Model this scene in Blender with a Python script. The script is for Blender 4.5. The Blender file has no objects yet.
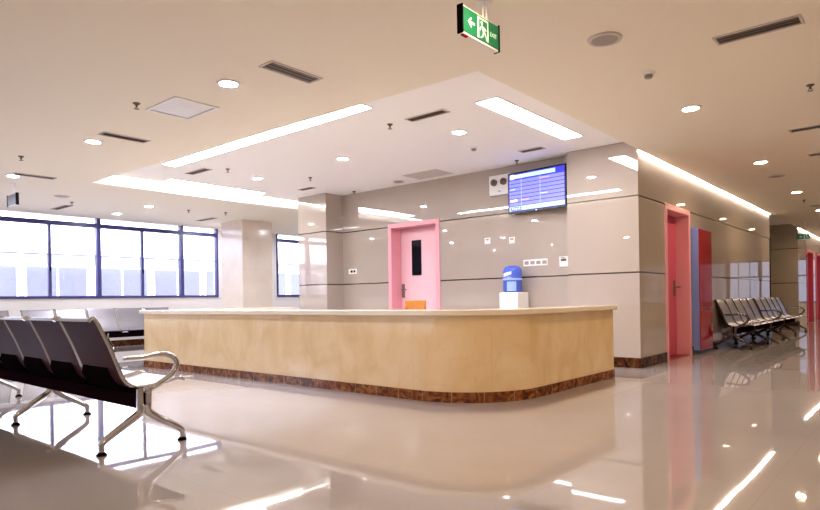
import bpy, bmesh, math, random
from mathutils import Vector, Matrix
random.seed(4)
C = bpy.context.scene
COL = C.collection

# ------------------------------------------------------------------ camera
YAW, ROLL, FPX, CYPX = math.radians(40.39), math.radians(-0.885), 609.4, 299.55
cam = bpy.data.cameras.new('camera')
cam.sensor_width = 36.0
cam.lens = FPX / 820 * 36.0
cam.shift_y = (CYPX - 255) / 820
cam.clip_end = 300
camo = bpy.data.objects.new('camera', cam)
COL.objects.link(camo)
_f = Vector((-math.sin(YAW), math.cos(YAW), 0))
_r0 = Vector((math.cos(YAW), math.sin(YAW), 0)); _u0 = Vector((0, 0, 1))
_c, _s = math.cos(ROLL), math.sin(ROLL)
_r = _c*_r0 + _s*_u0; _u = -_s*_r0 + _c*_u0
m4 = Matrix.Identity(4)
for i in range(3):
    m4[i][0], m4[i][1], m4[i][2] = _r[i], _u[i], -_f[i]
m4.translation = Vector((0, 0, 1.0))
camo.matrix_world = m4
C.camera = camo

# ------------------------------------------------------------------ sky, exposure, light strengths
C.view_settings.view_transform = 'Standard'
C.view_settings.look = 'None'
C.view_settings.exposure = 0.52
C.view_settings.gamma = 1.0
try:
    C.cycles.max_bounces = 10; C.cycles.diffuse_bounces = 6; C.cycles.glossy_bounces = 6
    C.cycles.transparent_max_bounces = 16
    C.cycles.sample_clamp_indirect = 6.0
    C.cycles.use_denoising = True
    C.cycles.caustics_reflective = True; C.cycles.blur_glossy = 1.0; C.cycles.caustics_refractive = False
except Exception:
    pass
W = bpy.data.worlds.new('overcast_sky'); C.world = W; W.use_nodes = True
bg = W.node_tree.nodes['Background']
bg.inputs[0].default_value = (0.82, 0.85, 1.0, 1); bg.inputs[1].default_value = 6.5
L_DOWN, L_DOWN_COOL, L_STRIP, L_COVE = 370.0, 430.0, 30.0, 95.0
WARM = (1.0, 0.75, 0.47); COOL = (0.86, 0.89, 1.0); WHITE = (0.95, 0.94, 0.97)

# ------------------------------------------------------------------ materials
def new_mat(name):
    m = bpy.data.materials.new(name); m.use_nodes = True
    nt = m.node_tree
    return m, nt, nt.nodes['Principled BSDF']
def lin(nt, a, b): nt.links.new(a, b)
def math_node(nt, op, a=None, b=None, c=None):
    n = nt.nodes.new('ShaderNodeMath'); n.operation = op
    for i, v in enumerate((a, b, c)):
        if v is None: continue
        if isinstance(v, (int, float)): n.inputs[i].default_value = v
        else: lin(nt, v, n.inputs[i])
    return n.outputs[0]
def mixc(nt, fac, a, b):
    n = nt.nodes.new('ShaderNodeMix'); n.data_type = 'RGBA'
    if isinstance(fac, (int, float)): n.inputs[0].default_value = fac
    else: lin(nt, fac, n.inputs[0])
    for i, v in ((6, a), (7, b)):
        if isinstance(v, tuple): n.inputs[i].default_value = (*v, 1)
        else: lin(nt, v, n.inputs[i])
    return n.outputs[2]
def noise(nt, scale, vec=None, detail=3, dist=0.0):
    n = nt.nodes.new('ShaderNodeTexNoise'); n.inputs['Scale'].default_value = scale
    n.inputs['Detail'].default_value = detail; n.inputs['Distortion'].default_value = dist
    if vec: lin(nt, vec, n.inputs['Vector'])
    return n.outputs['Fac']
def position(nt): return nt.nodes.new('ShaderNodeNewGeometry').outputs['Position']
def sep(nt, v):
    n = nt.nodes.new('ShaderNodeSeparateXYZ'); lin(nt, v, n.inputs[0]); return n.outputs
def ramp(nt, fac, stops):
    n = nt.nodes.new('ShaderNodeValToRGB'); lin(nt, fac, n.inputs[0])
    e = n.color_ramp.elements
    while len(e) < len(stops): e.new(0.5)
    for k, (p, c) in enumerate(stops):
        e[k].position = p; e[k].color = (*c, 1)
    return n.outputs[0]
def mapping(nt, vec, sc):
    n = nt.nodes.new('ShaderNodeMapping'); lin(nt, vec, n.inputs[0]); n.inputs['Scale'].default_value = sc
    return n.outputs[0]
def bump(nt, b, h, strength, dist=0.01):
    n = nt.nodes.new('ShaderNodeBump'); n.inputs['Strength'].default_value = strength
    n.inputs['Distance'].default_value = dist; lin(nt, h, n.inputs['Height']); lin(nt, n.outputs[0], b.inputs['Normal'])
def plain(name, col, rough=0.5, metal=0.0, var=0.06, ior=1.45, coat=0.0, spec=0.5):
    m, nt, b = new_mat(name); b.inputs['Specular IOR Level'].default_value = spec
    v = noise(nt, 7.0, position(nt))
    b.inputs['Roughness'].default_value = rough; b.inputs['Metallic'].default_value = metal
    b.inputs['IOR'].default_value = ior; b.inputs['Coat Weight'].default_value = coat
    lo = tuple(c*(1-var) for c in col)
    lin(nt, mixc(nt, v, lo, col), b.inputs['Base Color'])
    return m
def emit(name, col, strength):
    m, nt, b = new_mat(name)
    b.inputs['Base Color'].default_value = (*[min(1, c) for c in col], 1)
    b.inputs['Roughness'].default_value = 0.4
    b.inputs['Emission Color'].default_value = (*col, 1); b.inputs['Emission Strength'].default_value = strength
    return m
def line_mask(nt, coord, pitch, offset, width):
    """1 on thin lines every `pitch`"""
    a = math_node(nt, 'SUBTRACT', coord, offset)
    a = math_node(nt, 'DIVIDE', a, pitch)
    a = math_node(nt, 'FRACT', a)
    a = math_node(nt, 'SUBTRACT', a, 0.5)
    a = math_node(nt, 'ABSOLUTE', a)
    return math_node(nt, 'GREATER_THAN', a, 0.5 - width/(2*pitch))

def mat_wall_tile():
    m, nt, b = new_mat('polished_wall_tile')
    p = position(nt); x, y, z = sep(nt, p)
    d1 = math_node(nt, 'LESS_THAN', math_node(nt, 'ABSOLUTE', math_node(nt, 'SUBTRACT', z, 1.331)), 0.011)
    d2 = math_node(nt, 'LESS_THAN', math_node(nt, 'ABSOLUTE', math_node(nt, 'SUBTRACT', z, 2.394)), 0.011)
    stripe = math_node(nt, 'MAXIMUM', d1, d2)
    base = mixc(nt, noise(nt, 1.6, p, 5), (0.405, 0.335, 0.29), (0.445, 0.37, 0.32))
    jx = line_mask(nt, x, 0.8, -3.03, 0.003); jy = line_mask(nt, y, 0.8, 8.46, 0.003)
    jz = line_mask(nt, z, 10.0, 0.66, 0.003)
    j = math_node(nt, 'MULTIPLY', math_node(nt, 'MAXIMUM', math_node(nt, 'MINIMUM', jx, 1.0), jy), 0.16)
    base = mixc(nt, j, base, (0.3, 0.24, 0.2))
    lin(nt, mixc(nt, stripe, base, (0.045, 0.03, 0.025)), b.inputs['Base Color'])
    b.inputs['Roughness'].default_value = 0.015; b.inputs['IOR'].default_value = 2.0
    bump(nt, b, noise(nt, 1.3, p, 1), 0.05, 0.03)
    return m
def mat_floor():
    m, nt, b = new_mat('polished_floor_tile')
    p = position(nt); x, y, z = sep(nt, p)
    j = math_node(nt, 'MAXIMUM', line_mask(nt, x, 0.9, -1.095+0.45, 0.004), line_mask(nt, y, 0.9, 3.14+0.45, 0.004))
    cloud = noise(nt, 0.9, p, 6, 0.6)
    base = ramp(nt, cloud, [(0.3, (0.34, 0.30, 0.29)), (0.7, (0.375, 0.335, 0.325))])
    base = mixc(nt, math_node(nt, 'MULTIPLY', j, 0.35), base, (0.28, 0.2, 0.16))
    lin(nt, base, b.inputs['Base Color'])
    b.inputs['Roughness'].default_value = 0.025; b.inputs['IOR'].default_value = 2.9
    bump(nt, b, noise(nt, 1.1, p, 1), 0.035, 0.03)
    return m
def mat_counter_marble():
    m, nt, b = new_mat('cream_counter_marble')
    uv = nt.nodes.new('ShaderNodeUVMap').outputs[0]
    g = noise(nt, 2.2, mapping(nt, uv, (1.3, 0.9, 1)), 7, 0.8)
    g2 = noise(nt, 12.0, mapping(nt, uv, (2.2, 0.8, 1)), 5, 0.8)
    base = ramp(nt, g, [(0.28, (0.67, 0.475, 0.255)), (0.5, (0.75, 0.555, 0.325)), (0.72, (0.79, 0.625, 0.41))])
    fleck = ramp(nt, g2, [(0.56, (0, 0, 0)), (0.70, (1, 1, 1))])
    base = mixc(nt, math_node(nt, 'MULTIPLY', fleck, 0.22), base, (0.62, 0.40, 0.17))
    u, v, w = sep(nt, uv)
    seam = line_mask(nt, u, 0.82, 0.1, 0.004)
    base = mixc(nt, math_node(nt, 'MULTIPLY', seam, 0.3), base, (0.4, 0.27, 0.15))
    lin(nt, base, b.inputs['Base Color'])
    b.inputs['Roughness'].default_value = 0.12; b.inputs['IOR'].default_value = 1.5
    return m
def mat_brown_marble(uvjoint=True):
    m, nt, b = new_mat('brown_marble' if uvjoint else 'dark_brown_marble')
    p = position(nt)
    g = noise(nt, 9.0, p, 8, 1.6)
    q = 0.9 if uvjoint else 0.3
    base = ramp(nt, g, [(p, tuple(c*q for c in col)) for p, col in ((0.30, (0.045, 0.012, 0.006)), (0.48, (0.17, 0.050, 0.018)), (0.60, (0.30, 0.11, 0.035)), (0.75, (0.40, 0.19, 0.07)))])
    if uvjoint:
        uv = nt.nodes.new('ShaderNodeUVMap').outputs[0]
        u, v, w = sep(nt, uv)
        base = mixc(nt, math_node(nt, 'MULTIPLY', line_mask(nt, u, 0.31, 0.05, 0.006), 0.6), base, (0.5, 0.35, 0.2))
    lin(nt, base, b.inputs['Base Color'])
    b.inputs['Roughness'].default_value = 0.15; b.inputs['IOR'].default_value = 1.3 if uvjoint else 1.2
    return m
def mat_beige_marble():
    m, nt, b = new_mat('beige_column_marble')
    p = position(nt); x, y, z = sep(nt, p)
    g = noise(nt, 1.8, p, 8, 0.8)
    base = ramp(nt, g, [(0.3, (0.78, 0.67, 0.57)), (0.7, (0.86, 0.76, 0.67))])
    base = mixc(nt, math_node(nt, 'MULTIPLY', line_mask(nt, z, 0.6, 0.0, 0.005), 0.25), base, (0.4, 0.3, 0.22))
    lin(nt, base, b.inputs['Base Color']); b.inputs['Roughness'].default_value = 0.16
    return m
def mat_glass(name='window_glass', tint=(0.93, 0.95, 1.0)):
    m = bpy.data.materials.new(name); m.use_nodes = True; nt = m.node_tree
    nt.nodes.remove(nt.nodes['Principled BSDF'])
    t = nt.nodes.new('ShaderNodeBsdfTransparent'); t.inputs[0].default_value = (*tint, 1)
    g = nt.nodes.new('ShaderNodeBsdfGlossy'); g.inputs['Roughness'].default_value = 0.0
    f = nt.nodes.new('ShaderNodeFresnel'); f.inputs[0].default_value = 1.45
    mx = nt.nodes.new('ShaderNodeMixShader')
    lin(nt, f.outputs[0], mx.inputs[0]); lin(nt, t.outputs[0], mx.inputs[1]); lin(nt, g.outputs[0], mx.inputs[2])
    lin(nt, mx.outputs[0], nt.nodes['Material Output'].inputs[0])
    return m
def mat_facade():
    m, nt, b = new_mat('pale_facade_render')
    p = position(nt)
    lin(nt, mixc(nt, noise(nt, 0.4, p, 4), (0.29, 0.29, 0.30), (0.32, 0.32, 0.33)), b.inputs['Base Color'])
    b.inputs['Roughness'].default_value = 0.8
    return m
def mat_perforated():
    m, nt, b = new_mat('perforated_seat_steel')
    tc = nt.nodes.new('ShaderNodeTexCoord').outputs['Object']
    v = nt.nodes.new('ShaderNodeTexVoronoi'); v.inputs['Scale'].default_value = 70; lin(nt, tc, v.inputs['Vector'])
    hole = math_node(nt, 'LESS_THAN', v.outputs['Distance'], 0.32)
    lin(nt, mixc(nt, math_node(nt, 'MULTIPLY', hole, 0.5), (0.38, 0.37, 0.42), (0.13, 0.12, 0.14)), b.inputs['Base Color'])
    b.inputs['Metallic'].default_value = 0.75; b.inputs['Roughness'].default_value = 0.28
    return m

M = dict(
    wall=mat_wall_tile(), floor=mat_floor(), marble=mat_counter_marble(), brown=mat_brown_marble(True),
    brown_wall=mat_brown_marble(False), column=mat_beige_marble(), glass=mat_glass(), tinted=mat_glass('tinted_window_glass', (0.28, 0.28, 0.30)), facade=mat_facade(),
    ceiling=plain('beige_ceiling_paint', (0.88, 0.795, 0.645), 0.75, var=0.02),
    tray=plain('white_ceiling_paint', (0.90, 0.87, 0.84), 0.75, var=0.02),
    plaster=plain('pale_wall_paint', (0.80, 0.76, 0.74), 0.6, var=0.03),
    stone=plain('cream_countertop_stone', (0.80, 0.69, 0.56), 0.10, var=0.06, ior=1.5),
    pink=plain('pink_door_paint', (0.80, 0.36, 0.42), 0.3, var=0.03),
    litpink=plain('lit_pale_pink_door', (0.84, 0.51, 0.56), 0.35, var=0.02), shadedpink=plain('shaded_deep_pink_door', (0.58, 0.085, 0.16), 0.3, var=0.03),  # light put into the leaf pinks: paler where well lit, deeper in shade
    navy=plain('dark_blue_window_aluminium', (0.055, 0.05, 0.20), 0.35, var=0.1),
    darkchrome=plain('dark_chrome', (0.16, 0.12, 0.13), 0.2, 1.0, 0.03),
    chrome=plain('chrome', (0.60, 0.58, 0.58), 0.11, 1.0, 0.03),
    perf=mat_perforated(),
    backing=plain('dark_maroon_seat_backing', (0.060, 0.022, 0.028), 0.42, 0.0, 0.15, ior=1.22, spec=0.05),
    black=plain('black_plastic', (0.006, 0.004, 0.005), 0.45, ior=1.3, spec=0.0),
    beam=plain('black_painted_beam', (0.012, 0.004, 0.007), 0.3, ior=1.3, spec=0.0),
    white=plain('white_plastic', (0.82, 0.80, 0.79), 0.35, var=0.02),
    grille=plain('grey_grille_metal', (0.33, 0.27, 0.24), 0.5),
    dark_grille=plain('dark_vent_slats', (0.16, 0.11, 0.095), 0.55),
    vent_frame=plain('beige_vent_frame', (0.62, 0.55, 0.49), 0.5),
    steel=plain('brushed_steel', (0.55, 0.53, 0.52), 0.3, 0.9),
    red=plain('red_enamel', (0.33, 0.004, 0.012), 0.06, ior=1.35),
    darkred=plain('dark_red_trim', (0.22, 0.008, 0.012), 0.3),
    bluegrey=plain('blue_grey_enamel', (0.19, 0.25, 0.60), 0.4),
    orange=plain('orange_brown_wood', (0.62, 0.24, 0.045), 0.35, var=0.25),
    bottle=plain('blue_water_bottle', (0.07, 0.13, 0.62), 0.08, var=0.15),
    bottlelight=plain('light_blue_label', (0.35, 0.50, 0.95), 0.25),
    bezel=plain('black_screen_bezel', (0.006, 0.006, 0.012), 0.15),
    darkglass=plain('dark_door_glass', (0.008, 0.008, 0.012), 0.05),
    green=emit('green_exit_face', (0.0, 0.085, 0.036), 0.3), sign_white=emit('white_exit_marks', (0.40, 0.58, 0.48), 0.2),
    sign_grey=plain('grey_sign_back', (0.12, 0.13, 0.15), 0.4),
    lens=emit('warm_downlight_lens', WARM, L_DOWN), lens_cool=emit('neutral_downlight_lens', COOL, L_DOWN_COOL), strip=emit('strip_light_diffuser', WHITE, L_STRIP),
    cove_soft=emit('soft_cove_led', (1.0, 0.98, 0.92), 24.0), cove=emit('cove_led', (1.0, 0.93, 0.84), L_COVE),
    scr_bg=emit('screen_blue', (0.11, 0.10, 0.78), 0.56), scr_row=emit('screen_lilac_row', (0.22, 0.23, 0.90), 0.56),
    scr_head=emit('screen_pale_bar', (0.45, 0.75, 1.0), 0.70), scr_dark=emit('screen_dark_caption', (0.02, 0.03, 0.12), 0.35),
    scr_deep=emit('screen_deep_blue', (0.03, 0.03, 0.55), 0.63), scr_white=emit('screen_white_text', (0.85, 0.9, 1.0), 0.70),
    scr_pink=emit('screen_pink_text', (0.75, 0.4, 0.9), 0.63),
    bwin=plain('facade_window_glass', (0.16, 0.16, 0.18), 0.1, var=0.25),
)

# ------------------------------------------------------------------ mesh helpers
def bx(bm, x0, x1, y0, y1, z0, z1, mi=0):
    vs = [bm.verts.new((x, y, z)) for x in (x0, x1) for y in (y0, y1) for z in (z0, z1)]
    for q in ((0, 1, 3, 2), (4, 6, 7, 5), (0, 4, 5, 1), (2, 3, 7, 6), (0, 2, 6, 4), (1, 5, 7, 3)):
        f = bm.faces.new([vs[i] for i in q]); f.material_index = mi
    return vs
def spline(pts, n=6):
    pts = [Vector(p) for p in pts]; out = []
    for i in range(len(pts)-1):
        p0 = pts[max(i-1, 0)]; p1 = pts[i]; p2 = pts[i+1]; p3 = pts[min(i+2, len(pts)-1)]
        for k in range(n):
            t = k/n
            out.append(0.5*((2*p1) + (p2-p0)*t + (2*p0-5*p1+4*p2-p3)*t*t + (3*p1-p0-3*p2+p3)*t**3))
    out.append(pts[-1]); return out
def tube(bm, pts, r, n=10, flat=1.0, mi=0):
    pts = [Vector(p) for p in pts]; rings = []
    t0 = (pts[1]-pts[0]).normalized()
    a = Vector((1, 0, 0)) if abs(t0.x) < 0.9 else Vector((0, 0, 1))
    nrm = (a - a.dot(t0)*t0).normalized()
    for i, p in enumerate(pts):
        t = (pts[min(i+1, len(pts)-1)] - pts[max(i-1, 0)]).normalized()
        nrm = (nrm - nrm.dot(t)*t).normalized(); bn = t.cross(nrm)
        rr = r[i] if isinstance(r, (list, tuple)) else r
        rings.append([bm.verts.new(p + rr*(math.cos(2*math.pi*k/n)*nrm + flat*math.sin(2*math.pi*k/n)*bn)) for k in range(n)])
    for A, B in zip(rings, rings[1:]):
        for k in range(n):
            f = bm.faces.new((A[k], A[(k+1) % n], B[(k+1) % n], B[k])); f.material_index = mi
    bm.faces.new(rings[0][::-1]).material_index = mi; bm.faces.new(rings[-1]).material_index = mi
def lathe(bm, prof, c=(0, 0, 0), n=24, mi=0):
    rings = []
    for r, z in prof:
        rings.append([bm.verts.new((c[0]+r*math.cos(2*math.pi*k/n), c[1]+r*math.sin(2*math.pi*k/n), c[2]+z)) for k in range(n)] if r > 1e-6
                     else [bm.verts.new((c[0], c[1], c[2]+z))])
    for A, B in zip(rings, rings[1:]):
        for k in range(n):
            k2 = (k+1) % n
            if len(A) == 1 and len(B) == 1: continue
            if len(A) == 1: f = bm.faces.new((A[0], B[k2], B[k]))
            elif len(B) == 1: f = bm.faces.new((A[k], A[k2], B[0]))
            else: f = bm.faces.new((A[k], A[k2], B[k2], B[k]))
            f.material_index = mi
def prism(bm, poly, a0, a1, axis='x', mi=0):
    """extrude a 2D polygon (the other two axes in order) between a0 and a1"""
    def P(a, p):
        return {'x': (a, p[0], p[1]), 'y': (p[0], a, p[1]), 'z': (p[0], p[1], a)}[axis]
    A = [bm.verts.new(P(a0, p)) for p in poly]; B = [bm.verts.new(P(a1, p)) for p in poly]
    n = len(poly)
    fs = [bm.faces.new(A[::-1]), bm.faces.new(B)]
    for k in range(n): fs.append(bm.faces.new((A[k], A[(k+1) % n], B[(k+1) % n], B[k])))
    for f in fs: f.material_index = mi
def obj(name, bm, mats, parent=None, smooth=True, bevel=0.0, label=None, fixn=True):
    if fixn: bmesh.ops.recalc_face_normals(bm, faces=bm.faces[:])
    if smooth:
        for f in bm.faces: f.smooth = True
        for e in bm.edges:
            e.smooth = len(e.link_faces) == 2 and e.calc_face_angle(0) < math.radians(38)
    me = bpy.data.meshes.new(name); bm.to_mesh(me); bm.free()
    for m in (mats if isinstance(mats, (list, tuple)) else [mats]): me.materials.append(m)
    o = bpy.data.objects.new(name, me); COL.objects.link(o)
    if parent: o.parent = parent
    if bevel:
        b = o.modifiers.new('bevel', 'BEVEL'); b.width = bevel; b.segments = 2; b.limit_method = 'ANGLE'
    if label: o['label'] = label
    return o
def box_obj(name, b, mat, parent=None, bevel=0.0, label=None):
    bm = bmesh.new(); bx(bm, *b); return obj(name, bm, mat, parent, bevel=bevel, label=label)
def thing(name, label, cat, loc=(0, 0, 0), rotz=0.0, group=None):
    o = bpy.data.objects.new(name, None); COL.objects.link(o); o.empty_display_size = 0.1
    o.location = loc; o.rotation_euler = (0, 0, rotz); o['label'] = label; o['category'] = cat
    if group: o['group'] = group
    return o
def tag(o, label, cat, group=None):
    o['label'] = label; o['category'] = cat
    if group: o['group'] = group
    return o
def dup(root, loc, label, rotz=None, group=None, scale=None):
    r = root.copy(); COL.objects.link(r); r.location = loc; r['label'] = label
    if rotz is not None: r.rotation_euler = (0, 0, rotz)
    if group: r['group'] = group
    if scale: r.scale = scale
    for ch in list(root.children):
        c = ch.copy(); COL.objects.link(c); c.parent = r
        for g in list(ch.children):
            d = g.copy(); COL.objects.link(d); d.parent = c
    return r
def struct(name, boxes, mat, parent=None, bevel=0.0, polys=()):
    bm = bmesh.new()
    for q in polys: prism(bm, q, ZC, ZT, 'z')
    for b in boxes: bx(bm, *b)
    o = obj(name, bm, mat, parent, smooth=False, bevel=bevel)
    if parent is None: o['kind'] = 'structure'
    return o

# ------------------------------------------------------------------ the shell
ZC, ZT = 3.0, 3.16                 # main ceiling, raised tray
XW = -14.7                         # window wall
XK = -3.035                        # corridor wall face
XE = -2.995                        # ceiling edge over the corridor wall
YF, YB, YP = 8.463, 8.68, 8.22     # right pier, recessed back wall, left pier
YEND, YNEXT, YFAR = 17.6, 22.0, 31.0
XR, XO = 0.95, 8.0

struct('floor', [(XW-0.2, XO+0.2, -8.2, YFAR+0.2, -0.12, 0.0)], M['floor'])
struct('ceiling', [
    (XW-0.2, -10.462, -8.2, YFAR, ZC, ZT), (XE, XO+0.2, -8.2, YFAR, ZC, ZT),
    (-10.45, -9.96, 9.3, YFAR, ZC, ZT),
    ], M['ceiling'], polys=[[(-10.462, -8.2), (XE, -8.2), (XE, 4.49), (-10.462, 4.24)]])
struct('ceiling_tray', [(-10.5, -2.9, 4.2, YFAR, ZT, ZT+0.08)], M['tray'])
struct('trim_2', [(-10.462, -10.45, 4.245, 9.3, ZC, ZT)], M['tray'])
D1 = (-7.905, -6.66, 2.45)          # back door: x0, x1, top
D2 = (9.545, 10.80, 2.405)          # corridor door: y0, y1, top
struct('wall_back', [(-9.17, D1[0], YB, YB+0.34, 0, ZT), (D1[1], -4.09, YB, YB+0.34, 0, ZT), (D1[0], D1[1], YB, YB+0.34, D1[2], ZT)], M['wall'])
struct('wall_pier', [(-10.03, -9.17, YP, YB+0.24, 0, ZT)], M['wall'])
struct('wall_front', [(-4.09, XK, YF, YB+0.24, 0, ZT)], M['wall'])
XKb = XK-0.26
struct('wall_corridor', [(XKb, XK, YB+0.24, D2[0], 0, ZT), (XKb, XK, D2[1], YEND, 0, ZT), (XKb, XK, D2[0], D2[1], D2[2], ZT)], M['wall'])
struct('wall_block', [(-9.95, -9.75, YB+0.24, YEND, 0, ZT), (-9.95, XKb, YEND-0.2, YEND, 0, ZT)], M['wall'])
struct('wall_next', [(-9.95, XK, YNEXT, YNEXT+0.3, 0, ZT), (XK-0.3, XK, YNEXT+0.3, 23.7, 0, ZT), (XK-0.3, XK, 25.1, 25.8, 0, ZT), (XK-0.3, XK, 27.2, YFAR-0.2, 0, ZT),
                     (XK-0.3, XK, 23.7, 25.1, 2.45, ZT), (XK-0.3, XK, 25.8, 27.2, 2.45, ZT)], M['wall'])
struct('wall_rear', [(XW-0.2, XO+0.2, -8.2, -8.0, 0, ZC)], M['plaster'])
struct('wall_side', [(XO, XO+0.2, -8.0, 20.0, 0, ZC), (XR, XO+0.2, 20.0, 20.2, 0, ZC)], M['wall'])
struct('wall_end', [(XKb, XR+0.2, YFAR-0.2, YFAR, 0, 0.6), (XKb, XR+0.2, YFAR-0.2, YFAR, 2.5, ZT), (XW, -9.95, YEND, YEND+0.2, 0, ZC), (-9.95, -9.75, YEND+0.2, YNEXT, 0, ZT)], M['plaster'])
# right wall of the narrow far corridor, and the glazed end of the corridor
struct('wall_right', [(XR, XR+0.2, 20.2, YFAR, 0, ZC)], M['wall'])
for k, (a, b) in enumerate(((XK, -1.70), (-1.70, -0.37), (-0.37, XR))):
    y0, y1 = YFAR-0.2, YFAR-0.08
    w = struct('window_%d' % (k+20), [(a, a+0.06, y0, y1, 0.6, 2.5), (b-0.06, b, y0, y1, 0.6, 2.5), (a+0.06, b-0.06, y0, y1, 0.6, 0.66), (a+0.06, b-0.06, y0, y1, 2.44, 2.5),
                                      (a+0.06, b-0.06, y0+0.02, y1-0.02, 1.75, 1.80)], M['navy'])
    struct('mullion', [(a+0.43, a+0.46, y0+0.02, y1-0.02, 0.66, 2.44), (a+0.87, a+0.90, y0+0.02, y1-0.02, 0.66, 2.44)], M['navy'], w)
    struct('pane', [(a+0.055, b-0.055, y0+0.05, y0+0.056, 0.655, 2.445)], M['tinted'], w)
# window wall: sill, head, piers
bays = [(-7.6, -6.35), (-6.35, -4.28), (-4.28, -2.2), (-2.2, -0.12), (-0.12, 1.96), (1.96, 4.04), (4.04, 6.12), (6.12, 8.19), (8.19, 9.24), (11.2, 13.2), (13.2, 15.2), (15.2, 17.2)]
ZS, ZH = 1.145, 2.86
struct('wall_left', [(XW-0.2, XW, -8.0, YEND, 0, ZS), (XW-0.2, XW, 9.24, 11.2, ZS, ZC),
                     (XW-0.2, XW, -8.0, -7.6, ZS, ZC), (XW-0.2, XW, 17.2, YEND, ZS, ZC)], M['plaster'])
for i, (a, b) in enumerate(bays):
    x0, x1 = XW-0.09, XW+0.03
    fr = [(x0, x1, a, a+0.045, ZS, ZC), (x0, x1, b-0.045, b, ZS, ZC), (x0, x1, a+0.045, b-0.045, ZS, ZS+0.055), (x0, x1, a+0.045, b-0.045, ZH-0.085, ZH+0.01)]
    if b - a > 1.5: fr.append((x0+0.03, x1-0.01, (a+b)/2-0.028, (a+b)/2+0.028, ZS+0.055, ZH-0.075))
    w = struct('window_%d' % (i+1), fr, M['navy'])
    spans = [(a+0.045, (a+b)/2-0.028), ((a+b)/2+0.028, b-0.045)] if b - a > 1.5 else [(a+0.045, b-0.045)]
    struct('top_light', [(x0+0.055, x0+0.061, a+0.04, b-0.04, ZH+0.005, ZC)], M['glass'], w)
    for p, q in spans:
        struct('pane', [(x0+0.055, x0+0.061, p-0.005, q+0.005, ZS+0.05, ZH-0.07)], M['glass'], w)
        struct('muntin', [(x0+0.04, x0+0.075, p, q, 2.115, 2.135)], M['navy'], w)
        if b - a > 1.5 and p > (a+b)/2:
            struct('window_latch', [(x1-0.01, x1+0.012, p-0.03, p-0.01, 1.74, 1.84)], M['black'], w)
# square marble column near the windows
struct('column', [(-13.54, -12.64, 8.62, 9.50, 0, ZC)], M['column'], bevel=0.01)
struct('baseboard_column', [(-13.56, -12.62, 8.60, 9.52, 0, 0.14)], M['brown_wall'])
# skirtings
struct('baseboard_left', [(XW, XW+0.02, -8.0, YEND, 0, 0.14)], M['brown_wall'])
struct('baseboard_front', [(-4.09, XK+0.02, YF-0.02, YF, 0, 0.142)], M['brown_wall'])
struct('baseboard_corridor', [(XK, XK+0.02, YF, D2[0]-0.01, 0, 0.142), (XK, XK+0.02, D2[1]+0.01, YEND, 0, 0.142)], M['brown_wall'])
struct('baseboard_back', [(-9.17, D1[0]-0.01, YB-0.02, YB, 0, 0.142), (D1[1]+0.01, -4.09, YB-0.02, YB, 0, 0.142)], M['brown_wall'])
struct('baseboard_pier', [(-10.05, -9.15, YP-0.02, YP, 0, 0.142), (-9.17, -9.15, YP, YB-0.02, 0, 0.142)], M['brown_wall'])
struct('baseboard_next', [(-9.9, XK+0.02, YNEXT-0.02, YNEXT, 0, 0.142)], M['brown_wall'])
struct('trim_1', [(XK-0.01, XK+0.012, YEND-0.03, YEND+0.015, 0, 2.394)], M['black'])     # dark edge strip at the block's far corner

# doors ------------------------------------------------------------
def lever(parent, p, axis):
    bm = bmesh.new()
    x, y, z = p
    if axis == 'y':                          # door facing -Y
        bx(bm, x-0.03, x+0.03, y-0.012, y, z-0.13, z+0.13)
        tube(bm, [(x, y-0.01, z+0.02), (x, y-0.06, z+0.02), (x+0.13, y-0.065, z+0.02)], 0.010, 8)
    else:                                    # door facing +X
        bx(bm, x, x+0.012, y-0.03, y+0.03, z-0.13, z+0.13)
        tube(bm, [(x+0.01, y, z+0.02), (x+0.06, y, z+0.02), (x+0.065, y+0.13, z+0.02)], 0.010, 8)
    return obj('door_handle', bm, M['dark_grille'], parent, label='dark lever handle on a long plate')
fw = 0.085
d = struct('door_1', [(D1[0], D1[0]+fw, YB-0.02, YB+0.34, 0, D1[2]), (D1[1]-fw, D1[1], YB-0.02, YB+0.34, 0, D1[2]),
                      (D1[0]+fw, D1[1]-fw, YB-0.02, YB+0.34, D1[2]-fw, D1[2])], M['pink'], bevel=0.006)
leaf = struct('door_leaf', [(D1[0]+fw+0.004, D1[1]-fw-0.004, YB+0.26, YB+0.305, 0.01, D1[2]-fw-0.004)], M['litpink'], d, bevel=0.004)
vp = struct('vision_panel', [(-7.535, -7.305, YB+0.248, YB+0.262, 1.46, 2.13)], M['darkglass'], leaf, bevel=0.003)
vp['label'] = 'tall narrow dark glass panel'
lever(leaf, (-7.765, YB+0.26, 1.17), 'y')
def corridor_door(name, y0, y1, top, dy, frame='pink'):
    d = struct(name, [(XKb+0.02, XK+0.02, y0, y0+fw, 0, top), (XKb+0.02, XK+0.02, y1-fw, y1, 0, top), (XKb+0.02, XK+0.02, y0+fw, y1-fw, top-fw, top)], M[frame], bevel=0.006)
    lf = struct('door_leaf', [(XKb+0.02, XKb+0.065, y0+fw+0.004, y1-fw-0.004, 0.01, top-fw-0.004)], M['shadedpink'], d, bevel=0.004)
    struct('threshold', [(XKb+0.065, XK+0.015, y0+fw, y1-fw, 0.0, 0.006)], M['darkred'], d)
    lever(lf, (XKb+0.065, y1-fw-0.12 if dy else y0+fw+0.1, 1.12), 'x')
    return d
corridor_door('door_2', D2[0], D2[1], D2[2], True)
corridor_door('door_3', 23.7, 25.1, 2.45, True, 'shadedpink')
corridor_door('door_4', 25.8, 27.2, 2.45, True, 'shadedpink')

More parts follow.
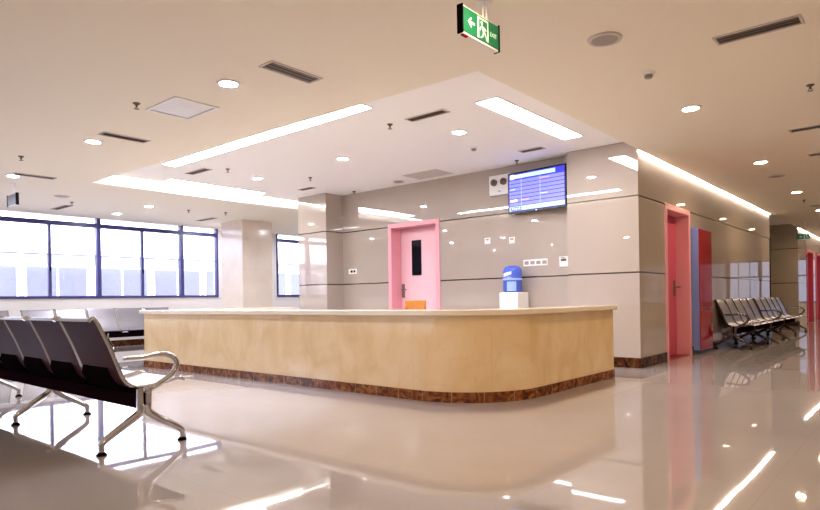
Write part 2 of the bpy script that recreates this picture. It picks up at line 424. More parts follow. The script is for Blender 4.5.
# building across the street, seen through the windows
bt = thing('office_building', 'pale office block across the street, seen through the windows', 'building', (-27, 4, -3))
box_obj('wall', (-3, 0, -40, 45, 0, 6.02), M['facade'], bt)
box_obj('parapet', (-3.2, 0.3, -40.2, 45.2, 6.02, 6.25), M['plaster'], bt)
for k in range(16):
    y = -19 + 2.6*k
    f = box_obj('window', (-0.02, 0.05, y, y+2.4, 2.6, 5.62), M['plaster'], bt)
    box_obj('pane', (0.03, 0.056, y+0.08, y+1.16, 2.7, 5.54), M['bwin'], f)
    box_obj('pane', (0.03, 0.056, y+1.24, y+2.32, 2.7, 5.54), M['bwin'], f)
gnd = struct('ground', [(-60, XW-0.3, -60, 60, -3.2, -3.0)], M['plaster'])

# ------------------------------------------------------------------ reception counter
def arc_path():
    R = 0.87; p = [(-9.53, 7.35), (-9.53, 4.65)]
    n = 24; x = -9.53
    while x < -3.87-0.4: x += 0.4; p.append((min(x, -3.87), 4.65))
    if p[-1][0] < -3.87: p.append((-3.87, 4.65))
    for k in range(1, n+1):
        a = -math.pi/2 + k/n*math.pi/2
        p.append((-3.87+R*math.cos(a), 4.65+R+R*math.sin(a)))
    p.append((-2.975, 7.37)); return [Vector((a, b)) for a, b in p]
PATH = arc_path()
def offset(path, o):                         # + = outwards (right-hand side of travel)
    out = []
    for i, p in enumerate(path):
        ns = []
        for a, b in ((i-1, i), (i, i+1)):
            if 0 <= a and b < len(path):
                d = (path[b]-path[a]).normalized(); ns.append(Vector((d.y, -d.x)))
        if i <= 1 or True:
            n = sum(ns, Vector((0, 0))); n = n/len(ns); l2 = n.length_squared
            out.append(p + n*(o/max(l2, 0.3)))
    return out
def ribbon(name, o0, o1, z0, z1, mat, parent, bevel=0.0):
    bm = bmesh.new(); uvl = bm.loops.layers.uv.new('UVMap')
    A = offset(PATH, o0); B = offset(PATH, o1)
    s = [0.0]
    for a, b in zip(PATH, PATH[1:]): s.append(s[-1] + (b-a).length)
    V = [[bm.verts.new((p.x, p.y, z)) for p, z in ((a, z0), (a, z1), (b, z1), (b, z0))] for a, b in zip(A, B)]
    for i in range(len(V)-1):
        for k in range(4):
            f = bm.faces.new((V[i][k], V[i+1][k], V[i+1][(k+1) % 4], V[i][(k+1) % 4]))
            vv = [(z0, z1, z1+abs(o0-o1), z0)[k], (z0, z1, z1+abs(o0-o1), z0)[k], (z1, z1+abs(o0-o1), z1, z0-0.1)[k] if k < 3 else z0, 0]
            z_a = (z0, z1, z1+0.3, z0)[k]; z_b = (z1, z1+0.3, z0, z0-0.1)[k]
            for l, (u, v) in zip(f.loops, ((s[i], z_a), (s[i+1], z_a), (s[i+1], z_b), (s[i], z_b))): l[uvl].uv = (u, v)
    bm.faces.new(V[0]); bm.faces.new(V[-1][::-1])
    return obj(name, bm, mat, parent, bevel=bevel)
ct = thing('reception_counter', 'long cream marble reception counter with a rounded corner and brown base', 'counter', (0, 0, 0))
ribbon('front_panel', 0.0, -0.12, 0.10, 0.838, M['marble'], ct)
ribbon('base', 0.012, -0.10, 0.0, 0.10, M['brown'], ct)['label'] = 'brown veined marble base strip'
ribbon('countertop', 0.055, -0.42, 0.838, 0.893, M['stone'], ct, bevel=0.008)
ribbon('desk_shelf', -0.121, -0.62, 0.70, 0.73, M['stone'], ct)

# ------------------------------------------------------------------ beam seating
PITCH = 0.62
PROF = [(-0.335, 0.885), (-0.315, 0.905), (-0.290, 0.895), (-0.245, 0.80), (-0.20, 0.70), (-0.155, 0.585), (-0.115, 0.485), (-0.06, 0.432), (0.02, 0.415), (0.14, 0.425), (0.23, 0.440), (0.30, 0.450), (0.335, 0.435)]
def profile(n=4): return [(p.x, p.y) for p in spline([(a, b, 0) for a, b in PROF], n)]
def bench(name, nseat, leg_x, arm_x, label, group, loc, rotz, frame='chrome'):
    """local: seats run along -X from 0, facing +Y"""
    root = thing(name, label, 'bench', loc, rotz, group)
    box_obj('beam', (-nseat*PITCH-0.02, 0.02, -0.045, 0.045, 0.275, 0.375), M['beam'], root, bevel=0.006)
    pr = profile(3)
    nv = []
    for i in range(len(pr)):
        a = Vector(pr[max(i-1, 0)]); b = Vector(pr[min(i+1, len(pr)-1)]); d = (b-a).normalized(); nv.append(Vector((d.y, -d.x)))
    seat = rail = brk = None
    for k in range(nseat):
        x1 = -k*PITCH - 0.022; x0 = -(k+1)*PITCH + 0.022
        if seat is None:
            bm = bmesh.new()
            top = [(p[0], p[1]) for p in pr]; bot = [(p[0]+n.x*0.010, p[1]+n.y*0.010) for p, n in zip(pr, nv)]
            TL = [bm.verts.new((x0, *p)) for p in top]; TR = [bm.verts.new((x1, *p)) for p in top]
            BL = [bm.verts.new((x0, *p)) for p in bot]; BR = [bm.verts.new((x1, *p)) for p in bot]
            for i in range(len(top)-1):
                bm.faces.new((TL[i], TL[i+1], TR[i+1], TR[i])).material_index = 0
                bm.faces.new((BL[i], BR[i], BR[i+1], BL[i+1])).material_index = 1
                bm.faces.new((TL[i], BL[i], BL[i+1], TL[i+1])).material_index = 1
                bm.faces.new((TR[i], TR[i+1], BR[i+1], BR[i])).material_index = 1
            bm.faces.new((TL[0], TR[0], BR[0], BL[0])).material_index = 1; bm.faces.new((TL[-1], BL[-1], BR[-1], TR[-1])).material_index = 1
            seat = obj('seat', bm, [M['perf'], M['backing']], root)
            rails = []
            for xx in (x0-0.006, x1+0.006):
                bm = bmesh.new(); tube(bm, [(xx, p[0], p[1]) for p in pr], 0.013, 8)
                rails.append(obj('side_rail', bm, M[frame], root))
            bm = bmesh.new()
            prism(bm, [(-0.155, 0.565), (-0.10, 0.455), (-0.05, 0.418), (0.03, 0.40), (0.20, 0.41), (0.06, 0.375), (-0.05, 0.37), (-0.12, 0.41), (-0.165, 0.50)], x0+0.01, x1-0.14, 'x')
            brk = obj('support_bracket', bm, M['black'], root, bevel=0.01)
        else:
            for o in [seat, brk] + rails:
                c = o.copy(); COL.objects.link(c); c.parent = root; c.location.x = -k*PITCH
    leg0 = None
    for lx in leg_x:
        if leg0 is None:
            bm = bmesh.new()
            tube(bm, [(0, -0.022, 0.41), (0, -0.022, 0.26)], 0.024, 10); tube(bm, [(0, 0.035, 0.41), (0, 0.035, 0.26)], 0.024, 10)
            for sy in (-1, 1):
                path = spline([(0, 0.012*sy+0.006, 0.30), (0, 0.03*sy+0.006, 0.245), (0, 0.10*sy, 0.195), (0, 0.20*sy, 0.135), (0, 0.275*sy, 0.085), (0, 0.287*sy, 0.06)], 5)
                tube(bm, path, [0.031 - 0.012*i/(len(path)-1) for i in range(len(path))], 10)
                tube(bm, [(0, 0.285*sy, 0.075), (0, 0.285*sy, 0.018)], 0.018, 10)
            leg0 = obj('leg', bm, M[frame], root); leg0.location.x = lx
            feet = []
            for sy in (-1, 1):
                bm = bmesh.new(); lathe(bm, [(0, 0), (0.033, 0), (0.034, 0.008), (0.022, 0.02), (0.012, 0.03), (0, 0.03)], (0, 0.285*sy, 0), 16)
                ft = obj('foot_pad', bm, M['black'], leg0); feet.append(ft)
        else:
            c = leg0.copy(); COL.objects.link(c); c.parent = root; c.location.x = lx
            for ft in feet:
                g = ft.copy(); COL.objects.link(g); g.parent = c
    arm0 = None
    for ax in arm_x:
        if arm0 is None:
            bm = bmesh.new()
            path = spline([(0, -0.135, 0.630), (0, -0.03, 0.630), (0, 0.07, 0.638), (0, 0.16, 0.637), (0, 0.225, 0.612), (0, 0.252, 0.555), (0, 0.215, 0.49), (0, 0.13, 0.437), (0, 0.06, 0.405), (0, 0.025, 0.37)], 6)
            tube(bm, path, [0.015 + 0.006*min(1, i/(len(path)*0.5)) for i in range(len(path))], 12)
            arm0 = obj('armrest', bm, M[frame], root); arm0.location.x = ax
        else:
            c = arm0.copy(); COL.objects.link(c); c.parent = root; c.location.x = ax
    return root
# nearest bench (seats face away from the camera)
bench('beam_seat', 6, [0.03, -1.63, -3.43], [0.03, -6*PITCH-0.03], 'nearest bench, dark perforated seats seen from behind, chrome end armrest', 'beam seating benches', (-4.20, 2.02, 0), 0.0)
R90 = -math.pi/2                                # seats face +X, run towards +Y
bench('beam_seat', 5, [-0.3, -1.55, -2.8], [], 'silver bench under the windows, nearest the reception counter', 'beam seating benches', (-13.45, 4.2, 0), R90)
bench('beam_seat', 5, [-0.3, -1.55, -2.8], [], 'silver bench under the windows, at the far left edge', 'beam seating benches', (-13.45, 4.0-5*PITCH, 0), R90)
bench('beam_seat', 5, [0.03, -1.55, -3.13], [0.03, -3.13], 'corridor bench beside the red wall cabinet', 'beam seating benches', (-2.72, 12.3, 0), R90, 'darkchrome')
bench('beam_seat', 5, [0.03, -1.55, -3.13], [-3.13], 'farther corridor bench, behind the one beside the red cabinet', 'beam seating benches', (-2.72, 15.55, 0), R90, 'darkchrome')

# ------------------------------------------------------------------ things in front of the back wall
cb = thing('wall_cabinet', 'tall red wall cabinet with a blue grey side beside the pink corridor door', 'cabinet', (XK, 10.886, 0.075))
box_obj('body', (0.0, 0.115, 0, 0.78, 0, 2.05), M['bluegrey'], cb, bevel=0.004, label='blue grey side casing')
dr = box_obj('door', (0.115, 0.129, 0.01, 0.77, 0.70, 2.04), M['red'], cb, bevel=0.004)
dr2 = box_obj('door', (0.115, 0.129, 0.01, 0.77, 0.01, 0.68), M['red'], cb, bevel=0.004)
bm = bmesh.new(); lathe(bm, [(0, 0), (0.02, 0), (0.02, 0.012), (0, 0.012)], (0, 0, 0), 16)
kn = obj('knob', bm, M['steel'], dr); kn.rotation_euler = (0, math.pi/2, 0); kn.location = (0.129, 0.7, 1.2)
box_obj('handle', (0.129, 0.145, 0.68, 0.71, 0.30, 0.42), M['steel'], dr2, bevel=0.003)

# wall mounted screen with the schedule
tv = thing('wall_screen', 'flat wall screen showing a blue timetable above the water dispenser', 'screen', (-5.16, YB-0.03, 2.352), math.radians(-5))
TW, TH = 1.065, 0.655
box_obj('casing', (0, TW, -0.085, -0.03, 0, TH), M['bezel'], tv, bevel=0.006)
box_obj('wall_bracket', (0.3, 0.8, -0.031, 0.0, 0.18, 0.48), M['black'], tv)
bm = bmesh.new(); yy = -0.0865
def sq(x0, x1, z0, z1, mi, lift=0.0):
    vs = [bm.verts.new(v) for v in ((x0, yy-lift, z0), (x1, yy-lift, z0), (x1, yy-lift, z1), (x0, yy-lift, z1))]
    f = bm.faces.new(vs); f.material_index = mi
sq(0.022, TW-0.022, 0.035, TH-0.022, 5)
sq(0.04, 0.88, 0.555, 0.615, 2, .001); sq(0.05, 0.12, 0.545, 0.625, 4, .002); sq(0.14, 0.42, 0.575, 0.6, 4, .002)
for r in range(7):
    z = 0.12 + r*0.06
    sq(0.03, TW-0.03, z, z+0.049, 1, .001)
    for q, (xa, wd) in enumerate(((0.05, 0.12), (0.27, 0.22), (0.62, 0.2), (0.86, 0.12))):
        if (r*3+q) % 4 == 0: sq(xa, xa+wd*(0.6+0.4*((r*7+q*5) % 3)/2), z+0.018, z+0.032, (1, 2, 6)[(r+q) % 3] if r < 6 else 6, .002)
sq(0.03, TW-0.03, 0.045, 0.11, 2, .001); sq(0.055, 0.26, 0.05, 0.1, 3, .002)
for q in range(5): sq(0.075+q*0.035, 0.098+q*0.035, 0.062, 0.088, 4, .003)
sq(0.05, 0.18, 0.185, 0.222, 4, .003)
for xs in (0.27, 0.62): sq(xs-0.012, xs-0.007, 0.12, 0.54, 2, .003)
obj('display', bm, [M['scr_bg'], M['scr_row'], M['scr_head'], M['scr_dark'], M['scr_white'], M['scr_deep'], M['scr_pink']], tv, smooth=False, fixn=False)
bm = bmesh.new(); lathe(bm, [(0, 0), (0.012, 0), (0.012, 0.004), (0, 0.004)], (0, 0, 0), 12)
lg = obj('badge', bm, M['steel'], tv); lg.rotation_euler = (math.pi/2, 0, 0); lg.location = (TW/2, -0.085, 0.017)

# emergency light box with two round lamps
em = thing('emergency_light', 'white box with two round dark lamps left of the wall screen', 'emergency light', (-5.545, YB, 2.70))
box_obj('housing', (0, 0.40, -0.09, 0, 0, 0.325), M['white'], em, bevel=0.008)
for x in (0.105, 0.285):
    bm = bmesh.new()
    lathe(bm, [(0, 0), (0.056, 0), (0.056, 0.03), (0.047, 0.035), (0.04, 0.012), (0.02, 0.008), (0.0, 0.02)], (0, 0, 0), 24)
    l = obj('lamp_head', bm, M['dark_grille'], em); l.rotation_euler = (math.pi/2, 0, 0); l.location = (x, -0.09, 0.205)
box_obj('indicator', (0.17, 0.23, -0.094, -0.09, 0.05, 0.065), M['grille'], em)

# water dispenser and bottle
wx0, wx1, wy0, wy1 = -5.20, -4.86, 8.30, 8.64
wd = thing('water_dispenser', 'white water dispenser cabinet against the tiled back wall', 'water dispenser', ((wx0+wx1)/2, (wy0+wy1)/2, 0))
hw, hd = 0.17, 0.17
box_obj('cabinet', (-hw, hw, -hd, hd, 0.02, 1.09), M['white'], wd, bevel=0.015)
box_obj('tap_panel', (-hw+0.02, hw-0.02, -hd-0.012, -hd, 0.74, 1.0), M['white'], wd, bevel=0.006)
for x in (-0.06, 0.06):
    bm = bmesh.new(); tube(bm, [(x, -hd-0.01, 0.93), (x, -hd-0.05, 0.93), (x, -hd-0.055, 0.89)], 0.012, 8); obj('tap', bm, M['white'], wd)
box_obj('door', (-hw+0.02, hw-0.02, -hd-0.01, -hd, 0.08, 0.68), M['white'], wd, bevel=0.006)
box_obj('drip_tray', (-0.11, 0.11, -hd-0.06, -hd-0.01, 0.715, 0.735), M['grille'], wd)
for sx in (-1, 1):
    for sy in (-1, 1): box_obj('foot', (sx*0.13-0.015, sx*0.13+0.015, sy*0.13-0.015, sy*0.13+0.015, 0, 0.03), M['black'], wd)
bt = thing('water_bottle', 'blue water bottle upside down on the white dispenser', 'water bottle', ((wx0+wx1)/2-0.01, (wy0+wy1)/2-0.02, 1.09))
bm = bmesh.new(); lathe(bm, [(0, 0), (0.12, 0), (0.145, 0.02), (0.15, 0.05), (0.15, 0.185), (0.155, 0.195), (0.155, 0.215), (0.15, 0.225), (0.15, 0.33), (0.14, 0.37), (0.11, 0.41), (0.06, 0.425), (0, 0.42)], (0, 0, 0), 32)
obj('bottle_body', bm, M['bottle'], bt)
bm = bmesh.new(); lathe(bm, [(0.152, 0.0), (0.1585, 0.004), (0.1585, 0.026), (0.152, 0.03)], (0, 0, 0.19), 32); obj('band', bm, M['bottlelight'], bt)
bm = bmesh.new()
n = 10
for k in range(n):
    a0 = -2.15 + 1.0*k/n; a1 = -2.15 + 1.0*(k+1)/n
    bm.faces.new([bm.verts.new((0.1515*math.cos(a), 0.1515*math.sin(a), z)) for a, z in ((a0, 0.245+0.004*k), (a1, 0.249+0.004*k), (a1, 0.30+0.003*k), (a0, 0.30+0.003*k))])
obj('label_patch', bm, M['white'], bt, fixn=False)
bm = bmesh.new()
for k in range(n):
    a0 = -1.65 + 1.0*k/n; a1 = -1.65 + 1.0*(k+1)/n
    bm.faces.new([bm.verts.new((0.1515*math.cos(a), 0.1515*math.sin(a), z)) for a, z in ((a0, 0.02), (a1, 0.02), (a1, 0.17), (a0, 0.17))])
obj('panel', bm, M['bottlelight'], bt, fixn=False)

# switches, sockets, plates
def plate(name, label, cat, x0, x1, z0, z1, cells, mat='white', group=None, cellmat='grille'):
    t = thing(name, label, cat, ((x0+x1)/2, YB, z0), 0, group)
    w = (x1-x0)/2; h = z1-z0
    box_obj('plate', (-w, w, -0.014, 0, 0, h), M[mat], t, bevel=0.003)
    for (a, b, c, d_, nm) in cells: box_obj(nm, (a, b, -0.019, -0.014, c, d_), M[cellmat], t, bevel=0.002)
    return t
plate('switch_panel', 'long white wall plate with four grey switches right of the water bottle', 'switch', -4.965, -4.535, 1.505, 1.61,
      [(-0.19+0.105*k, -0.115+0.105*k, 0.025, 0.08, 'switch') for k in range(4)])
plate('thermostat', 'small cream thermostat with a dark display beside the right pier', 'thermostat', -4.335, -4.19, 1.47, 1.625,
      [(-0.045, 0.045, 0.085, 0.125, 'display'), (-0.05, 0.03, 0.135, 0.145, 'slot')], cellmat='dark_grille')
plate('wall_socket', 'white wall socket plate with two black outlets in the left corner', 'socket', -9.01, -8.78, 1.535, 1.64,
      [(-0.05, 0.01, 0.03, 0.075, 'outlet'), (0.035, 0.085, 0.03, 0.075, 'outlet')], cellmat='black')
plate('wall_plate', 'small square white wall plate to the upper left of the water bottle', 'wall plate', -5.70, -5.59, 1.915, 2.02, [(-0.03, 0.03, 0.06, 0.085, 'button')], group='small white wall plates')
plate('wall_plate', 'small square white wall plate directly above the water bottle', 'wall plate', -5.225, -5.115, 1.89, 1.995, [(-0.03, 0.03, 0.06, 0.085, 'button')], group='small white wall plates')

# wooden chair behind the counter
ch = thing('desk_chair', 'orange brown wooden chair back showing above the counter', 'chair', (-5.97, 6.95, 0))
box_obj('seat', (-0.21, 0.21, -0.21, 0.21, 0.43, 0.46), M['orange'], ch, bevel=0.008)
box_obj('backrest', (-0.205, 0.205, 0.18, 0.205, 0.66, 0.99), M['orange'], ch, bevel=0.01)
for sx in (-1, 1):
    box_obj('leg', (sx*0.18-0.017, sx*0.18+0.017, 0.163, 0.197-0.017, 0, 0.90), M['orange'], ch)
    box_obj('leg', (sx*0.18-0.017, sx*0.18+0.017, -0.197, -0.163, 0, 0.43), M['orange'], ch)

# floor outlet box
fb = thing('floor_outlet', 'small dark metal outlet cover in the floor before the counter', 'floor outlet', (-7.83, 4.42, 0))
bm = bmesh.new(); lathe(bm, [(0, 0.0), (0.10, 0.0), (0.095, 0.008), (0, 0.008)], (0, 0, 0), 24); obj('ring', bm, M['steel'], fb)
bm = bmesh.new(); lathe(bm, [(0, 0.0), (0.07, 0.0), (0.065, 0.012), (0, 0.012)], (0, 0, 0), 24); obj('lid', bm, M['dark_grille'], fb)

# ------------------------------------------------------------------ exit signs
def text_bm(s, size):
    cu = bpy.data.curves.new('text', 'FONT'); cu.body = s; cu.size = size; cu.extrude = 0.0005
    o = bpy.data.objects.new('text', cu); COL.objects.link(o)
    dg = bpy.context.evaluated_depsgraph_get(); me = bpy.data.meshes.new_from_object(o.evaluated_get(dg))
    bm = bmesh.new(); bm.from_mesh(me); bpy.data.objects.remove(o); bpy.data.curves.remove(cu); bpy.data.meshes.remove(me)
    return bm
def exit_sign(label, loc, rotz, marks=True, w=0.46, h=0.185, face='green', group='hanging exit signs'):
    """local: sign runs along +X, face looks to -Y, top at z=0 hung from z=drop"""
    t = thing('exit_sign', label, 'exit sign', loc, rotz, group)
    box_obj('case', (0, w, 0.0, 0.03, -h, 0), M['white'], t, bevel=0.003)
    for a, b in ((-0.008, 0.002), (w-0.002, w+0.007)): box_obj('end_cap', (a, b, -0.012, 0.036, -h-0.004, 0.004), M['black'], t, bevel=0.003)
    box_obj('face', (0.004, w-0.004, -0.006, 0.0, -h+0.013, -0.010), M[face], t)
    if marks: box_obj('test_lamp', (0.02, 0.075, 0.004, 0.026, -h-0.008, -h), M['red'], t, label='small red test lamp')
    zt = ZC - loc[2]
    for x in (w*0.62, w*0.72):
        bm = bmesh.new(); tube(bm, [(x, 0.015, 0), (x, 0.015, zt)], 0.006, 8); obj('hanger', bm, M['white'], t)
    bm = bmesh.new(); lathe(bm, [(0, 0), (0.055, 0), (0.05, -0.012), (0, -0.014)], (w*0.67, 0.015, zt), 20); obj('ceiling_rose', bm, M['white'], t)
    if marks:
        bm = bmesh.new(); y0, y1 = -0.0072, -0.006
        def poly(ps): prism(bm, ps, y0, y1, 'y')
        z0 = -h/2
        poly([(0.055, z0), (0.095, z0+0.035), (0.10, z0+0.022), (0.08, z0+0.008), (0.135, z0+0.008), (0.135, z0-0.008), (0.08, z0-0.008), (0.10, z0-0.022), (0.095, z0-0.035)])
        obj('arrow', bm, M['sign_white'], t)
        bm = bmesh.new()
        for a in ((0.165, 0.185, z0-0.07, z0+0.07), (0.285, 0.297, z0-0.07, z0+0.07), (0.185, 0.285, z0+0.058, z0+0.07)): bx(bm, a[0], a[1], y0, y1, a[2], a[3])
        obj('door_symbol', bm, M['sign_white'], t)
        bm = bmesh.new(); y0, y1 = -0.0074, -0.006
        lathe(bm, [(0, 0), (0.013, 0), (0.013, 0.0014), (0, 0.0014)], (0, 0, 0), 14)
        bmesh.ops.rotate(bm, verts=bm.verts[:], cent=(0, 0, 0), matrix=Matrix.Rotation(math.pi/2, 3, 'X')); bmesh.ops.translate(bm, verts=bm.verts[:], vec=(0.218, y1, z0+0.038))
        poly([(0.213, z0+0.022), (0.243, z0+0.018), (0.255, z0-0.018), (0.232, z0-0.022)])
        poly([(0.213, z0+0.022), (0.198, z0+0.002), (0.193, z0-0.016), (0.200, z0-0.018), (0.207, z0+0.0), (0.222, z0+0.012)])
        poly([(0.243, z0+0.018), (0.272, z0+0.004), (0.270, z0-0.004), (0.243, z0+0.006)])
        poly([(0.232, z0-0.020), (0.224, z0-0.044), (0.200, z0-0.058), (0.206, z0-0.066), (0.234, z0-0.050), (0.248, z0-0.022)])
        poly([(0.244, z0-0.020), (0.262, z0-0.042), (0.277, z0-0.068), (0.285, z0-0.064), (0.272, z0-0.036), (0.256, z0-0.016)])
        obj('running_figure', bm, M['sign_white'], t)
        bm = text_bm('EXIT', 0.042)
        bmesh.ops.rotate(bm, verts=bm.verts[:], cent=(0, 0, 0), matrix=Matrix.Rotation(math.pi/2, 3, 'X')); bmesh.ops.translate(bm, verts=bm.verts[:], vec=(0.315, -0.0066, z0-0.015))
        obj('lettering', bm, M['sign_white'], t)
    return t
exit_sign('green EXIT sign with a running figure hanging nearest, top centre', (-2.25, 3.20, 2.885), math.pi/2, True, 0.43, 0.18)
exit_sign('small dark grey hanging sign above the windows, far left', (-11.64, 3.40, 2.83), 0.0, False, 0.42, 0.19, 'sign_grey')
exit_sign('tiny exit sign hanging far down the corridor', (-2.78, 20.0, 2.66), 0.0, True, 0.30, 0.16)

# ------------------------------------------------------------------ ceiling fixtures
def make_downlight(label, loc, lens):
    t = thing('downlight', label, 'downlight', loc, 0, 'round ceiling downlights')
    bm = bmesh.new(); lathe(bm, [(0.072, 0.0), (0.105, 0.0), (0.10, -0.012), (0.082, -0.014), (0.072, -0.004)], (0, 0, 0), 28); obj('trim_ring', bm, M['white'], t)
    bm = bmesh.new(); lathe(bm, [(0.078, -0.006), (0.06, -0.009), (0, -0.010)], (0, 0, 0), 20); obj('lens', bm, M[lens], t)
    return t
dl0 = {}
def downlight(label, x, y, z=ZC):
    lens = 'lens_cool' if x < -3.5 else 'lens'          # neutral lamps in the hall, warm ones along the corridor
    if lens not in dl0: dl0[lens] = make_downlight(label, (x, y, z), lens); return dl0[lens]
    return dup(dl0[lens], (x, y, z), label)
downlight('downlight nearest the square ceiling panel, upper left', -4.84, 3.18)
downlight('downlight beside the dark slotted vent, left of the square panel', -7.77, 3.19)
downlight('downlight at the far left edge above the hanging grey sign', -10.69, 3.20)
downlight('farther of the two downlights near the windows, left one', -13.63, 6.08)
downlight('downlight near the windows, right one of the pair', -12.15, 6.07)
downlight('largest downlight over the corridor floor, right of centre', -1.91, 6.92)
downlight('second downlight along the corridor ceiling', -1.91, 10.48)
downlight('third downlight along the corridor ceiling', -1.95, 14.07)
downlight('fourth downlight along the corridor ceiling, at the right edge', -1.97, 17.55)
downlight('downlight in the raised ceiling, nearest the wall screen', -4.60, 6.44, ZT)
downlight('middle downlight in the raised ceiling', -6.75, 6.41, ZT)
downlight('downlight in the raised ceiling, nearest the windows', -8.88, 6.39, ZT)
downlight('downlight hidden behind the top of the marble column', -13.63, 9.0)
for (x, y) in ((-13.63, 3.2), (-1.9, 3.2), (-1.9, 0.0), (-10.69, 0.0), (-1.9, -3.5), (-7.77, -3.5),
               (1.0, 3.2), (1.0, 6.92), (1.0, 0.0), (4.5, 5.0), (4.5, 11.0), (-1.97, 21.0), (-1.97, 25.0), (-1.97, 28.5), (4.5, 0.0), (4.5, -4.0), (1.0, -4.0), (-10.69, -3.5), (-12.8, 0.0), (-13.6, -4.0), (6.8, 2.0), (-10.9, 10.5), (-10.9, 13.5), (-13.6, 12.0)):
    downlight('unseen round downlight added out of view to light the room', x, y)  # unseen lamps added to even the light and brighten the column

def strip_light(label, x0, x1, y0, y1):
    t = thing('strip_light', label, 'strip light', ((x0+x1)/2, (y0+y1)/2, ZT), 0, 'strip lights in the raised ceiling')
    a, b = (x1-x0)/2, (y1-y0)/2
    bm = bmesh.new(); w = 0.015
    for q in ((-a-w, -a, -b-w, b+w), (a, a+w, -b-w, b+w), (-a, a, -b-w, -b), (-a, a, b, b+w)): bx(bm, q[0], q[1], q[2], q[3], -0.012, 0)
    obj('frame', bm, M['white'], t)
    box_obj('diffuser', (-a, a, -b, b, -0.014, 0), M['strip'], t)
    return t
strip_light('longest strip light, along the front edge of the raised ceiling', -8.98, -4.72, 4.72, 4.93)
strip_light('strip light nearest the windows in the raised ceiling', -10.20, -9.98, 5.40, 7.35)
strip_light('strip light beside the corridor edge, above the wall screen', -3.76, -3.50, 5.60, 7.70)
for nm, a, b in (('along the first tiled corridor wall', YF+0.02, YEND-0.02), ('along the far block of the corridor', YNEXT+0.02, YFAR-0.4)):
    t = thing('cove_light', 'hidden white cove light in the ceiling slot '+nm, 'cove light', (XE, a, ZC), 0, 'cove lights')
    box_obj('led_strip', (0.0-0.014, -0.002, 0, b-a, 0.006, 0.035), M['cove'], t)
    box_obj('channel', (-0.016, -0.0, 0, b-a, 0.035, 0.045), M['white'], t)

t = thing('cove_light', 'white cove light along the window side of the raised ceiling', 'cove light', (-10.45, 4.4, ZT), 0, 'cove lights')
box_obj('led_strip', (0.015, 0.04, 0, 4.7, -0.016, -0.004), M['cove_soft'], t)
box_obj('channel', (0.012, 0.043, 0, 4.7, -0.004, 0.0), M['white'], t)
def vent(label, cx, cy, L, wd, rot, z=ZC, slats=3):
    t = thing('ceiling_vent', label, 'vent', (cx, cy, z), rot, 'slotted ceiling vents')
    bm = bmesh.new(); a, b, w = L/2, wd/2, 0.018
    for q in ((-a-w, -a, -b-w, b+w), (a, a+w, -b-w, b+w), (-a, a, -b-w, -b), (-a, a, b, b+w)): bx(bm, q[0], q[1], q[2], q[3], -0.010, 0)
    obj('frame', bm, M['vent_frame'], t)
    box_obj('backing', (-a, a, -b, b, -0.002, 0), M['dark_grille'], t)
    bm = bmesh.new()
    for k in range(slats):
        y = -b + (k+0.5)*2*b/slats; h = b/slats*0.62
        vs = [bm.verts.new(v) for v in ((-a, y-h, -0.012), (a, y-h, -0.012), (a, y+h, -0.004), (-a, y+h, -0.004))]; bm.faces.new(vs)
    obj('slats', bm, M['grille'], t, smooth=False)
    return t
H = math.pi/2
vent('slotted vent right of the nearest left downlight, top left', -4.21, 3.40, 0.52, 0.15, H)
vent('dark slotted vent between two downlights at the left', -7.32, 3.37, 0.52, 0.13, H)
vent('slotted vent at the far left beside the edge downlight', -10.49, 3.43, 0.54, 0.13, H)
vent('long slotted vent at the top right corner of the ceiling', -0.965, 5.24, 0.55, 0.15, 0)
vent('thin slotted vent cut by the right edge, nearer one', -0.95, 8.75, 0.62, 0.13, 0)
vent('thin slotted vent cut by the right edge, farther one', -0.97, 10.47, 0.62, 0.13, 0)
vent('slotted vent above the windows, far left', -13.5, 4.90, 0.75, 0.13, 0)
vent('slotted vent in front of the marble column', -13.15, 7.98, 0.7, 0.12, 0)
vent('slotted vent in the raised ceiling, front centre', -4.46, 5.60, 0.53, 0.12, 0, ZT)
vent('slotted vent in the raised ceiling in front of the wall screen', -4.38, 7.94, 0.34, 0.12, 0, ZT)
vent('slotted vent in the raised ceiling between the left strip lights', -9.10, 5.39, 0.55, 0.12, 0, ZT)
vent('slotted vent in the raised ceiling before the left pier', -9.06, 7.64, 0.36, 0.1, 0, ZT)

ac = thing('air_diffuser', 'square white panelled air diffuser, upper left ceiling', 'air diffuser', (-5.81, 3.27, ZC))
bm = bmesh.new()
a, w = 0.30, 0.035
for q in ((-a, -a+w, -a, a), (a-w, a, -a, a), (-a+w, a-w, -a, -a+w), (-a+w, a-w, a-w, a)): bx(bm, q[0], q[1], q[2]*0.8, q[3]*0.8, -0.012, 0)
obj('frame', bm, M['white'], ac)
bm = bmesh.new(); a2 = 0.262
vs = [bm.verts.new((sx*a2, sy*a2*0.78, -0.003)) for sx, sy in ((-1, -1), (1, -1), (1, 1), (-1, 1))]
ws = [bm.verts.new((sx*0.12, sy*0.09, -0.03)) for sx, sy in ((-1, -1), (1, -1), (1, 1), (-1, 1))]
for k in range(4): bm.faces.new((vs[k], vs[(k+1) % 4], ws[(k+1) % 4], ws[k]))
bm.faces.new(ws); obj('panel', bm, M['white'], ac, smooth=False)

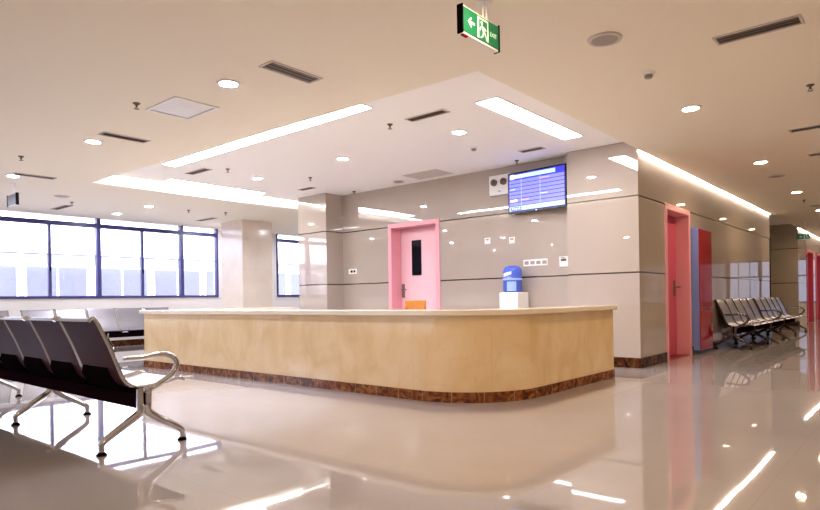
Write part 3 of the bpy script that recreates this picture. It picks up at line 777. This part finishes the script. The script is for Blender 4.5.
def speaker(label, x, y, z=ZC, s=1.0):
    t = thing('ceiling_speaker', label, 'speaker', (x, y, z), 0, 'round ceiling speakers'); t.scale = (s, s, 1)
    bm = bmesh.new(); lathe(bm, [(0.10, -0.004), (0.13, 0.0), (0.128, -0.012), (0.105, -0.016), (0.10, -0.010)], (0, 0, 0), 28); obj('ring', bm, M['vent_frame'], t)
    bm = bmesh.new(); lathe(bm, [(0.104, -0.010), (0.06, -0.014), (0, -0.015)], (0, 0, 0), 24); obj('grille', bm, M['grille'], t)
speaker('round ceiling speaker nearest, right of the green sign', -1.89, 4.60)
speaker('round ceiling speaker along the corridor, between two downlights', -1.94, 11.9)
speaker('round ceiling speaker farthest along the corridor', -1.93, 16.6)
speaker('round ceiling speaker far left, above the windows', -12.10, 4.40)
speaker('small round grille in the raised ceiling by the pink door', -7.34, 8.36, ZT, 0.8)

def sprinkler(label, x, y, z=ZC):
    t = thing('sprinkler', label, 'sprinkler', (x, y, z), 0, 'ceiling sprinklers')
    bm = bmesh.new(); lathe(bm, [(0, 0), (0.036, 0), (0.03, -0.012), (0.012, -0.014), (0.010, -0.04), (0, -0.04)], (0, 0, 0), 16); obj('body', bm, M['dark_grille'], t)
    bm = bmesh.new(); lathe(bm, [(0, -0.052), (0.026, -0.055), (0.026, -0.06), (0, -0.062)], (0, 0, 0), 14); tube(bm, [(0.012, 0, -0.035), (0.016, 0, -0.055)], 0.003, 6); tube(bm, [(-0.012, 0, -0.035), (-0.016, 0, -0.055)], 0.003, 6)
    obj('deflector', bm, M['grille'], t)
sprinkler('sprinkler head left of the square air diffuser', -5.99, 2.88)
sprinkler('sprinkler head at the far left, above the edge downlight', -9.23, 2.86)
sprinkler('sprinkler head by the right edge of the ceiling', -0.84, 6.96)
sprinkler('sprinkler head along the corridor ceiling', -2.0, 15.4)
sprinkler('sprinkler head above the windows', -12.68, 4.79)
sprinkler('sprinkler head in front of the marble column', -12.10, 6.92)
sprinkler('sprinkler head farther back, right above the column', -11.89, 7.69)
sprinkler('sprinkler head in the raised ceiling, nearest', -5.02, 5.57, ZT)
sprinkler('sprinkler head in the raised ceiling near the left pier', -8.2, 7.0, ZT)
sprinkler('sprinkler head in the raised ceiling by the left strip lights', -8.61, 5.62, ZT)
sprinkler('sprinkler head in the raised ceiling above the wall screen', -4.9, 8.4, ZT)
sprinkler('sprinkler head in the raised ceiling in the left corner', -8.64, 8.5, ZT)
def detector(label, x, y, z=ZC):
    t = thing('smoke_detector', label, 'smoke detector', (x, y, z), 0, 'smoke detectors')
    bm = bmesh.new(); lathe(bm, [(0, 0), (0.055, 0), (0.055, -0.016), (0.045, -0.02), (0, -0.02)], (0, 0, 0), 20); obj('base', bm, M['white'], t)
    bm = bmesh.new(); lathe(bm, [(0.036, -0.02), (0.034, -0.045), (0.02, -0.052), (0, -0.053)], (0, 0, 0), 18); obj('sensor', bm, M['grille'], t)
detector('smoke detector in the main ceiling, right of the round speaker', -1.89, 5.57)
detector('smoke detector in the raised ceiling', -4.92, 7.24, ZT)
tag(struct('access_panel', [(-6.95, -6.2, 8.0, 8.5, ZT-0.004, ZT)], M['vent_frame']), 'flat square access panel in the raised ceiling before the back wall', 'access panel').pop('kind', None)
